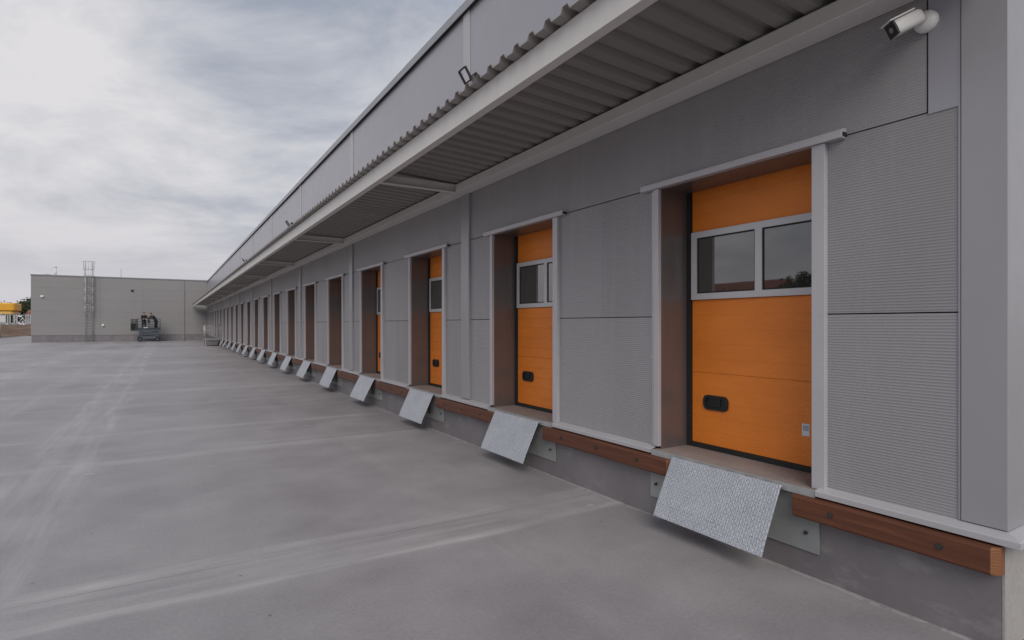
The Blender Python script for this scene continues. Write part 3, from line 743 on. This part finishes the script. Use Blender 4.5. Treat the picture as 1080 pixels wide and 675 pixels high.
# ------------------------------------------------------------------ scissor lift
SX, SY = -1.5, 67.4
SL = thing('scissor_lift', (SX, SY, 0), 'dark blue-grey scissor lift parked against the wing with two workers on board', 'lift')
ch = MB().box(SX - .95, SX + .95, SY - .38, SY + .38, 0.22, 0.58); ch.build('chassis', M['liftblue'], SL, bevel=0.03)
MB().box(SX - .60, SX + .60, SY - .405, SY - .382, 0.28, 0.5).build('side_panel', M['liftlight'], SL, bevel=0.01)
for dx in (-.72, .72):
    for dy in (-.40, .40):
        w = MB().tube((SX + dx, SY + dy - .08, .21), (SX + dx, SY + dy + .08, .21), 0.21, n=20).build('wheel', M['rubber'], SL)
        MB().tube((SX + dx, SY + dy - .086, .21), (SX + dx, SY + dy + .086, .21), 0.10, n=14).build('hub', M['liftlight'], w)
for dy in (-.28, .28):
    for (z0, z1, s_) in ((.62, .74, 1), (.62, .74, -1), (.74, .87, 1), (.74, .87, -1), (.87, .99, 1), (.87, .99, -1)):
        a = Vector((SX - .82 * s_, SY + dy + .03 * s_, z0)); b = Vector((SX + .82 * s_, SY + dy + .03 * s_, z1)); dd = (b - a).normalized()
        MB().obox((a + b) / 2, dd, (0, 1, 0), dd.cross(Vector((0, 1, 0))), (b - a).length / 2, .022, .045).build('scissor_arm', M['liftlight'], SL)
MB().box(SX - 1.0, SX + 1.0, SY - .40, SY + .40, 1.24, 1.36).build('platform', M['liftlight'], SL, bevel=0.01)
MB().box(SX - 1.52, SX - 1.003, SY - .36, SY + .36, 1.26, 1.345).build('extension_deck', M['liftblue'], SL, bevel=0.01)
gr = MB()
def rails(x0, x1, y0, y1, zs):
    for z in list(zs) + [zs[1] - .26, zs[0] - .25]:
        gr.path([(x0, y0, z), (x1, y0, z), (x1, y1, z), (x0, y1, z), (x0, y0, z)], 0.02, 6)
    xs_ = [x0 + (x1 - x0) * i / 4 for i in range(5)]
    for x in xs_:
        for yv in (y0, y1): gr.tube((x, yv, 1.36), (x, yv, zs[0]), 0.02, n=6)
rails(SX - .96, SX + .96, SY - .36, SY + .36, (2.44, 1.92)); gr.build('guard_rail', M['liftblue'], SL)
gr = MB(); rails(SX - 1.48, SX - 1.02, SY - .33, SY + .33, (2.40, 1.9)); gr.build('extension_rail', M['plastic'], SL)
MB().box(SX - .95, SX + .95, SY - .375, SY - .365, 1.37, 1.55).build('toe_board', M['liftblue'], SL)
MB().box(SX - .5, SX + .5, SY - .2, SY + .2, .585, .97).build('hydraulic_unit', M['plastic'], SL, bevel=0.02)
MB().box(SX - .1, SX + .1, SY - .52, SY - .385, 2.05, 2.36).build('control_box', M['plastic'], SL, bevel=0.02)
MB().box(SX - 1.44, SX - 1.08, SY - .32, SY - .02, 1.36, 2.02).build('tool_cabinet', M['plastic'], SL, bevel=0.02)
for ch_ in SL.children:
    if ch_.name.split('.')[0] in ('platform', 'extension_deck', 'guard_rail', 'extension_rail', 'toe_board', 'control_box', 'tool_cabinet'): ch_.location.z -= 0.2
tb = thing('tool_bag', (SX - .25, SY - .2, 1.162), 'pale sack lying on the lift platform at the left worker\'s feet', 'bag')
bgm = bmesh.new(); bmesh.ops.create_icosphere(bgm, subdivisions=3, radius=1)
rr = random.Random(5)
vs = []; 
for v in bgm.verts:
    c = v.co; z = max(c.z, -0.5); f = 1 + rr.uniform(-.05, .05)
    vs.append((SX - .25 + c.x * .32 * f, SY - .2 + c.y * .14 * f, 1.163 + (z + .5) * .2 * f))
MB().add(vs, [[v.index for v in f.verts] for f in bgm.faces], 0, True).build('sack', M['stickerw'], tb); bgm.free()

def person(loc, yaw, pts, label, jacket, trousers):
    """one continuous skinned body; pts: joint -> (xyz, radius)"""
    root = thing('person', loc, label, 'person')
    names = list(pts); idx = {n_: i for i, n_ in enumerate(names)}
    ed = [('pelvis', 'belly'), ('belly', 'chest'), ('chest', 'neck'), ('neck', 'chin'), ('chin', 'head'), ('head', 'crown')]
    for s_ in 'lr':
        ed += [('chest', 'shoulder_' + s_), ('shoulder_' + s_, 'elbow_' + s_), ('elbow_' + s_, 'wrist_' + s_), ('wrist_' + s_, 'palm_' + s_), ('palm_' + s_, 'finger_' + s_), ('palm_' + s_, 'thumb_' + s_),
               ('pelvis', 'hip_' + s_), ('hip_' + s_, 'knee_' + s_), ('knee_' + s_, 'ankle_' + s_), ('ankle_' + s_, 'toe_' + s_)]
    me = bpy.data.meshes.new('body_cage'); me.from_pydata([pts[n_][0] for n_ in names], [(idx[a], idx[b]) for a, b in ed], [])
    o = bpy.data.objects.new('body_cage', me); COL.objects.link(o)
    sk = o.modifiers.new('skin', 'SKIN'); sk.use_smooth_shade = True
    for n_, d in zip(names, me.skin_vertices[0].data): r = pts[n_][1] * (1.0 if n_ in ('neck', 'chin', 'head', 'crown') or 'finger' in n_ or 'thumb' in n_ or 'palm' in n_ else 1.3); d.radius = (r, r)
    me.skin_vertices[0].data[0].use_root = True
    sb = o.modifiers.new('sub', 'SUBSURF'); sb.levels = 2; sb.render_levels = 2
    dg = bpy.context.evaluated_depsgraph_get(); bme = bpy.data.meshes.new_from_object(o.evaluated_get(dg))
    bpy.data.objects.remove(o)
    bme.name = 'body'; bme.materials.clear()
    for mt in (jacket, trousers, M['skin'], M['rubber']): bme.materials.append(mt)
    J = {n_: Vector(pts[n_][0]) for n_ in names}
    for p in bme.polygons:
        c = p.center; p.use_smooth = True
        if c.z > J['neck'].z + 0.01 and (c - J['head']).length < 0.3: mi = 2
        elif min((c - J[k_]).length for k_ in ('palm_l', 'palm_r', 'finger_l', 'finger_r')) < 0.085: mi = 2
        elif min((c - J[k_]).length for k_ in ('ankle_l', 'ankle_r', 'toe_l', 'toe_r')) < 0.12: mi = 3
        elif c.z < J['pelvis'].z + 0.03 and min((c - J[k_]).length for k_ in ('elbow_l', 'elbow_r', 'wrist_l', 'wrist_r')) > 0.12: mi = 1
        else: mi = 0
        p.material_index = mi
    body = bpy.data.objects.new('body', bme); COL.objects.link(body); body.parent = root; WL[body.name] = loc
    # hair cap / nose / eyes
    hd = J['head']; hm = bmesh.new(); bmesh.ops.create_icosphere(hm, subdivisions=3, radius=0.112)
    for v in list(hm.verts):
        if v.co.z < 0.0 and v.co.y < 0.03 or v.co.z < -0.06: hm.verts.remove(v)
    m2 = bpy.data.meshes.new('hair'); 
    for v in hm.verts: v.co = Vector((v.co.x * 0.92, v.co.y * 1.04, v.co.z)) + hd + Vector((0, 0.012, 0.035))
    hm.to_mesh(m2); hm.free(); m2.materials.append(M['hair'])
    h = bpy.data.objects.new('hair', m2); COL.objects.link(h); h.parent = root
    root.rotation_euler.z = yaw
    return root

def stand(lean=0.0, armfwd=0.35, head=(0, 0, 0)):
    p = {'pelvis': ((0, 0, .93), .14), 'belly': ((0, -lean * .3, 1.08), .14), 'chest': ((0, -lean * .8, 1.32), .155), 'neck': ((0, -lean - .01, 1.46), .062),
         'chin': ((0, -lean - .03, 1.53), .075), 'head': ((head[0], -lean - .035 + head[1], 1.615 + head[2]), .098), 'crown': ((head[0], -lean - .03 + head[1], 1.69 + head[2]), .07)}
    for s_, q in (('l', 1), ('r', -1)):
        p['shoulder_' + s_] = ((q * .19, -lean * .85, 1.39), .078)
        p['elbow_' + s_] = ((q * .26, -lean - armfwd * .35, 1.15), .052)
        p['wrist_' + s_] = ((q * .20, -lean - armfwd, 1.07), .036)
        p['palm_' + s_] = ((q * .19, -lean - armfwd - .08, 1.07), .038)
        p['finger_' + s_] = ((q * .185, -lean - armfwd - .165, 1.055), .022)
        p['thumb_' + s_] = ((q * .15, -lean - armfwd - .10, 1.10), .016)
        p['hip_' + s_] = ((q * .10, 0, .86), .105); p['knee_' + s_] = ((q * .115, -.03, .49), .068)
        p['ankle_' + s_] = ((q * .12, .02, .085), .050); p['toe_' + s_] = ((q * .135, -.15, .045), .042)
    return p
person((SX - .42, SY + .06, 1.162), 0.35, stand(0.04, 0.36), 'worker in black jacket standing on the left of the scissor lift', M['cloth1'], M['cloth2'])
person((SX + .62, SY + .02, 1.162), -1.15, stand(0.42, 0.5, (0, -.05, -.05)), 'worker in charcoal jacket leaning forward on the right of the scissor lift', M['cloth3'], M['cloth1'])

# ------------------------------------------------------------------ beyond the yard on the left
sgn = thing('road_sign', (-17.9, 95, -0.06), 'plain white square sign on a thin post beside the yard edge', 'sign')
fw = Vector((0.18, -1, 0)).normalized(); sdv = Vector((1, .18, 0)).normalized()
MB().tube((-17.9, 95, -.08), (-17.9, 95, 2.85), 0.04).build('post', M['railsteel'], sgn)
MB().obox(Vector((-17.9, 95, 2.4)) + fw * .05, fw, sdv, (0, 0, 1), .012, .42, .42).build('sign_board', M['white'], sgn, bevel=0.01)

fe = thing('slat_fence', (-20, 128, 1.6), 'pale grey slatted metal fence on top of the earth bank', 'fence')
f1 = MB(); f2 = MB(); x = -80.0; rr = random.Random(9)
while x < 5:
    f1.box(x - .05, x + .05, 127.97, 128.03, 1.3, 3.65); x += 2.5
f2.box(-80, 5, 127.98, 128.01, 1.95, 2.0); f2.box(-80, 5, 127.98, 128.01, 3.3, 3.35)
x = -80.0
while x < 5:
    if rr.random() < .8: f2.box(x, x + .17, 127.94, 127.966, 1.72, 3.45 + rr.uniform(-.1, .1))
    x += .3
f1.build('post', M['railsteel'], fe); f2.build('slat_panel', M['fencegrey'], fe)

# flat yellow roof on posts, far left
yr = thing('station_roof', (-35, 150, 0), 'bright yellow flat station roof on posts beyond the earth bank', 'station roof')
def rounded(x0, x1, y0, y1, r, n=6):
    pts = []
    for cx, cy_, a0 in ((x1 - r, y1 - r, 0), (x0 + r, y1 - r, 90), (x0 + r, y0 + r, 180), (x1 - r, y0 + r, 270)):
        for i in range(n + 1): t = math.radians(a0 + 90 * i / n); pts.append((cx + r * math.cos(t), cy_ + r * math.sin(t)))
    return pts
def slabz(poly, z0, z1):
    n_ = len(poly); return MB().add([(x, y, z0) for x, y in poly] + [(x, y, z1) for x, y in poly], [(i, (i + 1) % n_, n_ + (i + 1) % n_, n_ + i) for i in range(n_)] + [list(range(n_))[::-1], [n_ + i for i in range(n_)]])
yx0, yx1, yy0, yy1 = -48, -25.5, 147, 153
slabz(rounded(yx0, yx1, yy0, yy1, .6), 4.35, 5.95).build('fascia', M['yellow'], yr, bevel=0.25, seg=4)
slabz(rounded(yx0 + .5, yx1 - .4, yy0 + .3, yy1 - .5, .5), 3.72, 4.34).build('soffit_band', M['yellow2'], yr, bevel=0.1)
for x in (-45, -36, -28.5):
    for yv in (148.5, 151.5): MB().tube((x, yv, -.1), (x, yv, 3.73), .2, n=12).build('post', M['white'], yr)

hs_ = thing('brick_house', (-20, 156, 0), 'small pale house with a low red-brown roof beside the dark tree', 'house')
MB().box(-24.6, -15, 152, 160, -.1, 3.3).build('wall', M['render'], hs_)
MB().prism_x([(151.4, 3.31), (156, 4.7), (160.6, 3.31)], -25.0, -14.6).build('roof', M['brick'], hs_)
for x in (-23.6, -21.0, -18):
    MB().box(x, x + 1.1, 151.9, 151.99, 1.9, 2.9).build('window', M['glass'], hs_)

def tree(x, y, h, cr, mat, label, seed, leaves=2600, bare=False, group=None, lsz=0.30, asp=1.0, zbase=-0.08):
    r = random.Random(seed)
    t = thing('bare_tree' if bare else 'tree', (x, y, zbase), label, 'tree', group)
    tk_ = MB(); tips = []
    th = h * (.34 if not bare else .3)
    tk_.tube((x, y, zbase), (x + r.uniform(-.1, .1), y, zbase + th), h * .026, h * .018, 9)
    top = Vector((x, y, zbase + th))
    def limb(a, d, l, rad, lev):
        b = a + d * l; tk_.tube(a, b, rad, rad * .62, 6, caps=False); tips.append(b)
        if lev <= 0: return
        for _ in range(3 if lev > 1 else 4):
            nd = (d + Vector((r.uniform(-1, 1), r.uniform(-1, 1), r.uniform(-.25, .8))) * .75).normalized()
            limb(b, nd, l * r.uniform(.6, .85), rad * .6, lev - 1)
    for i in range(5):
        a = 2 * math.pi * i / 5 + r.uniform(-.4, .4)
        limb(top - Vector((0, 0, r.uniform(0, th * .25))), Vector((math.cos(a) * .75, math.sin(a) * .75, r.uniform(.5, 1.2))).normalized(), h * .19, h * .012, 3 if bare else 2)
    tk_.build('trunk', M['bark'], t)
    cl = []
    cz = zbase + h * .60
    for _ in range(26):
        while True:
            q = Vector((r.uniform(-1, 1), r.uniform(-1, 1), r.uniform(-1, 1)))
            if .35 < q.length < 1: break
        cl.append((Vector((x + q.x * cr * .8, y + q.y * cr * .8, cz + q.z * h * .33 * asp)), cr * r.uniform(.2, .38)))
    c = MB()
    for i in range(leaves):
        if bare: p = r.choice(tips) + Vector((r.gauss(0, .3), r.gauss(0, .3), r.gauss(0, .3)))
        else:
            c0_, cr_ = r.choice(cl); q = Vector((r.gauss(0, 1), r.gauss(0, 1), r.gauss(0, .8))); q = q.normalized() * cr_ * (r.random() ** .45); p = c0_ + q
        a = Vector((r.uniform(-1, 1), r.uniform(-1, 1), r.uniform(-1, 1))).normalized(); b = a.orthogonal().normalized(); s_ = lsz * r.uniform(.5, 1.2)
        c.add([p - a * s_, p + b * s_ * .5, p + a * s_, p - b * s_ * .5], [(0, 1, 2, 3)])
    c.build('crown', mat, t)
    return t
tree(-24.6, 166, 8.3, 4.6, M['leafdark'], 'dense dark green tree rising beside the left corner of the wing', 21, 4200, asp=1.0)
tree(-32.5, 185, 7.6, 5.6, M['leafdark'], 'low green tree behind the right end of the yellow roof', 22, 2600)
tree(-41, 190, 8.0, 6.0, M['leafdry'], 'olive brown tree behind the yellow roof at the left edge', 24, 2600)
# trees west of the yard, seen mirrored in the door windows
mir = [(-38, 25.5, 6.6), (-40, 38, 6.6), (-39, 29.5, 6.2), (-42, 45, 7.4), (-46, 33, 7.6), (-44, 52, 7.6), (-40, 21, 7.6)]
for i, (x, y, h) in enumerate(mir):
    tree(x, y, h, h * .40, M['leafdry'] if i % 2 else M['leafdark'], 'sparse tree west of the yard, seen mirrored in the dock door windows', 40 + i, 700 if i % 2 else 1500, bare=bool(i % 2), lsz=.2, group='trees mirrored in the door windows')

h2 = thing('house', (-52, 46, -0.08), 'pale low house west of the yard, seen mirrored in the nearest door window', 'house')
MB().box(-58, -48, 40, 52, -.1, 4.2).build('wall', M['render'], h2)
MB().prism_y([(-58.6, 4.21), (-53, 7.0), (-47.4, 4.21)], 39.4, 52.6).build('roof', M['brick'], h2)
# ------------------------------------------------------------------ camera
cam = bpy.data.cameras.new('camera'); co = bpy.data.objects.new('camera', cam); COL.objects.link(co)
co.location = (0, 0, 1.70); co.rotation_euler = (math.radians(90), 0, -math.atan(364.4 / 600))
cam.sensor_width = 36; cam.lens = 20.0; cam.shift_y = 4.7 / 1080; cam.clip_end = 6000; cam.clip_start = 0.05
S.camera = co

# ------------------------------------------------------------------ light
el = math.radians(38); sx_, sy_ = -0.45, -0.89
az = math.atan2(sx_, sy_)
sd_ = Vector((math.sin(az) * math.cos(el), math.cos(az) * math.cos(el), math.sin(el)))
sun = bpy.data.lights.new('sun', 'SUN'); so = bpy.data.objects.new('sun', sun); COL.objects.link(so)
sun.energy = 1.5; sun.angle = math.radians(40); sun.color = (1.0, 0.955, 0.90)
so.rotation_euler = sd_.to_track_quat('Z', 'Y').to_euler(); so.location = (0, 0, 30)

w = bpy.data.worlds.new('World'); S.world = w; w.use_nodes = True; nt = w.node_tree
bg = nt.nodes['Background']
sky = N(nt, 'ShaderNodeTexSky', sky_type='NISHITA'); sky.sun_disc = False; sky.sun_elevation = el; sky.sun_rotation = az
sky.air_density = 1.0; sky.dust_density = 2.0
tc = N(nt, 'ShaderNodeTexCoord').outputs['Generated']
sp_ = N(nt, 'ShaderNodeSeparateXYZ'); nt.links.new(tc, sp_.inputs[0])
zc = math_(nt, 'ADD', math_(nt, 'MAXIMUM', sp_.outputs[2], 0.0), 0.16)
cb_ = N(nt, 'ShaderNodeCombineXYZ')
nt.links.new(math_(nt, 'DIVIDE', sp_.outputs[0], zc), cb_.inputs[0]); nt.links.new(math_(nt, 'DIVIDE', sp_.outputs[1], zc), cb_.inputs[1])
cv = cb_.outputs[0]
cr_v = mapping(nt, cv, rot=(0, 0, math.radians(31.3)))
n1 = noise(nt, mapping(nt, cr_v, (0.8, 1.0, 1), loc=(9.4, 9.3, 0)), 0.42, 5, 0.5, 0.3)
n2 = noise(nt, mapping(nt, mapping(nt, cr_v, rot=(0, 0, 0.35)), (1.0, 1.15, 1)), 1.5, 9, 0.6, 0.3)
dens = math_(nt, 'ADD', math_(nt, 'MULTIPLY', n1, 0.56), math_(nt, 'MULTIPLY', n2, 0.44))
dens = math_(nt, 'ADD', dens, math_(nt, 'MULTIPLY', math_(nt, 'SUBTRACT', 0.29, sp_.outputs[2]), 0.22))
cloud = ramp(nt, dens, [(0.43, (2.4, 2.62, 3.1)), (0.48, (3.15, 3.32, 3.75)), (0.53, (4.05, 4.12, 4.4)), (0.60, (5.05, 4.95, 5.1))])
zen = N(nt, 'ShaderNodeMapRange'); zen.inputs['From Min'].default_value = 0.02; zen.inputs['From Max'].default_value = 0.22
nt.links.new(sp_.outputs[2], zen.inputs['Value'])
cloud = mixc(nt, zen.outputs[0], (4.3, 4.2, 4.4), cloud)
cov = N(nt, 'ShaderNodeMapRange'); cov.inputs['From Min'].default_value = 0.34; cov.inputs['From Max'].default_value = 0.46; cov.inputs['To Min'].default_value = 0.75
nt.links.new(dens, cov.inputs['Value'])
nt.links.new(mixc(nt, cov.outputs[0], sky.outputs[0], cloud), bg.inputs['Color'])
bg.inputs['Strength'].default_value = 0.125

vs_ = S.view_settings
S.display_settings.display_device = 'sRGB'
vs_.view_transform = 'Standard'; vs_.look = 'None'; vs_.exposure = 0.22; vs_.gamma = 1.0; vs_.use_curve_mapping = False
S.cycles.max_bounces = 8; S.cycles.diffuse_bounces = 5
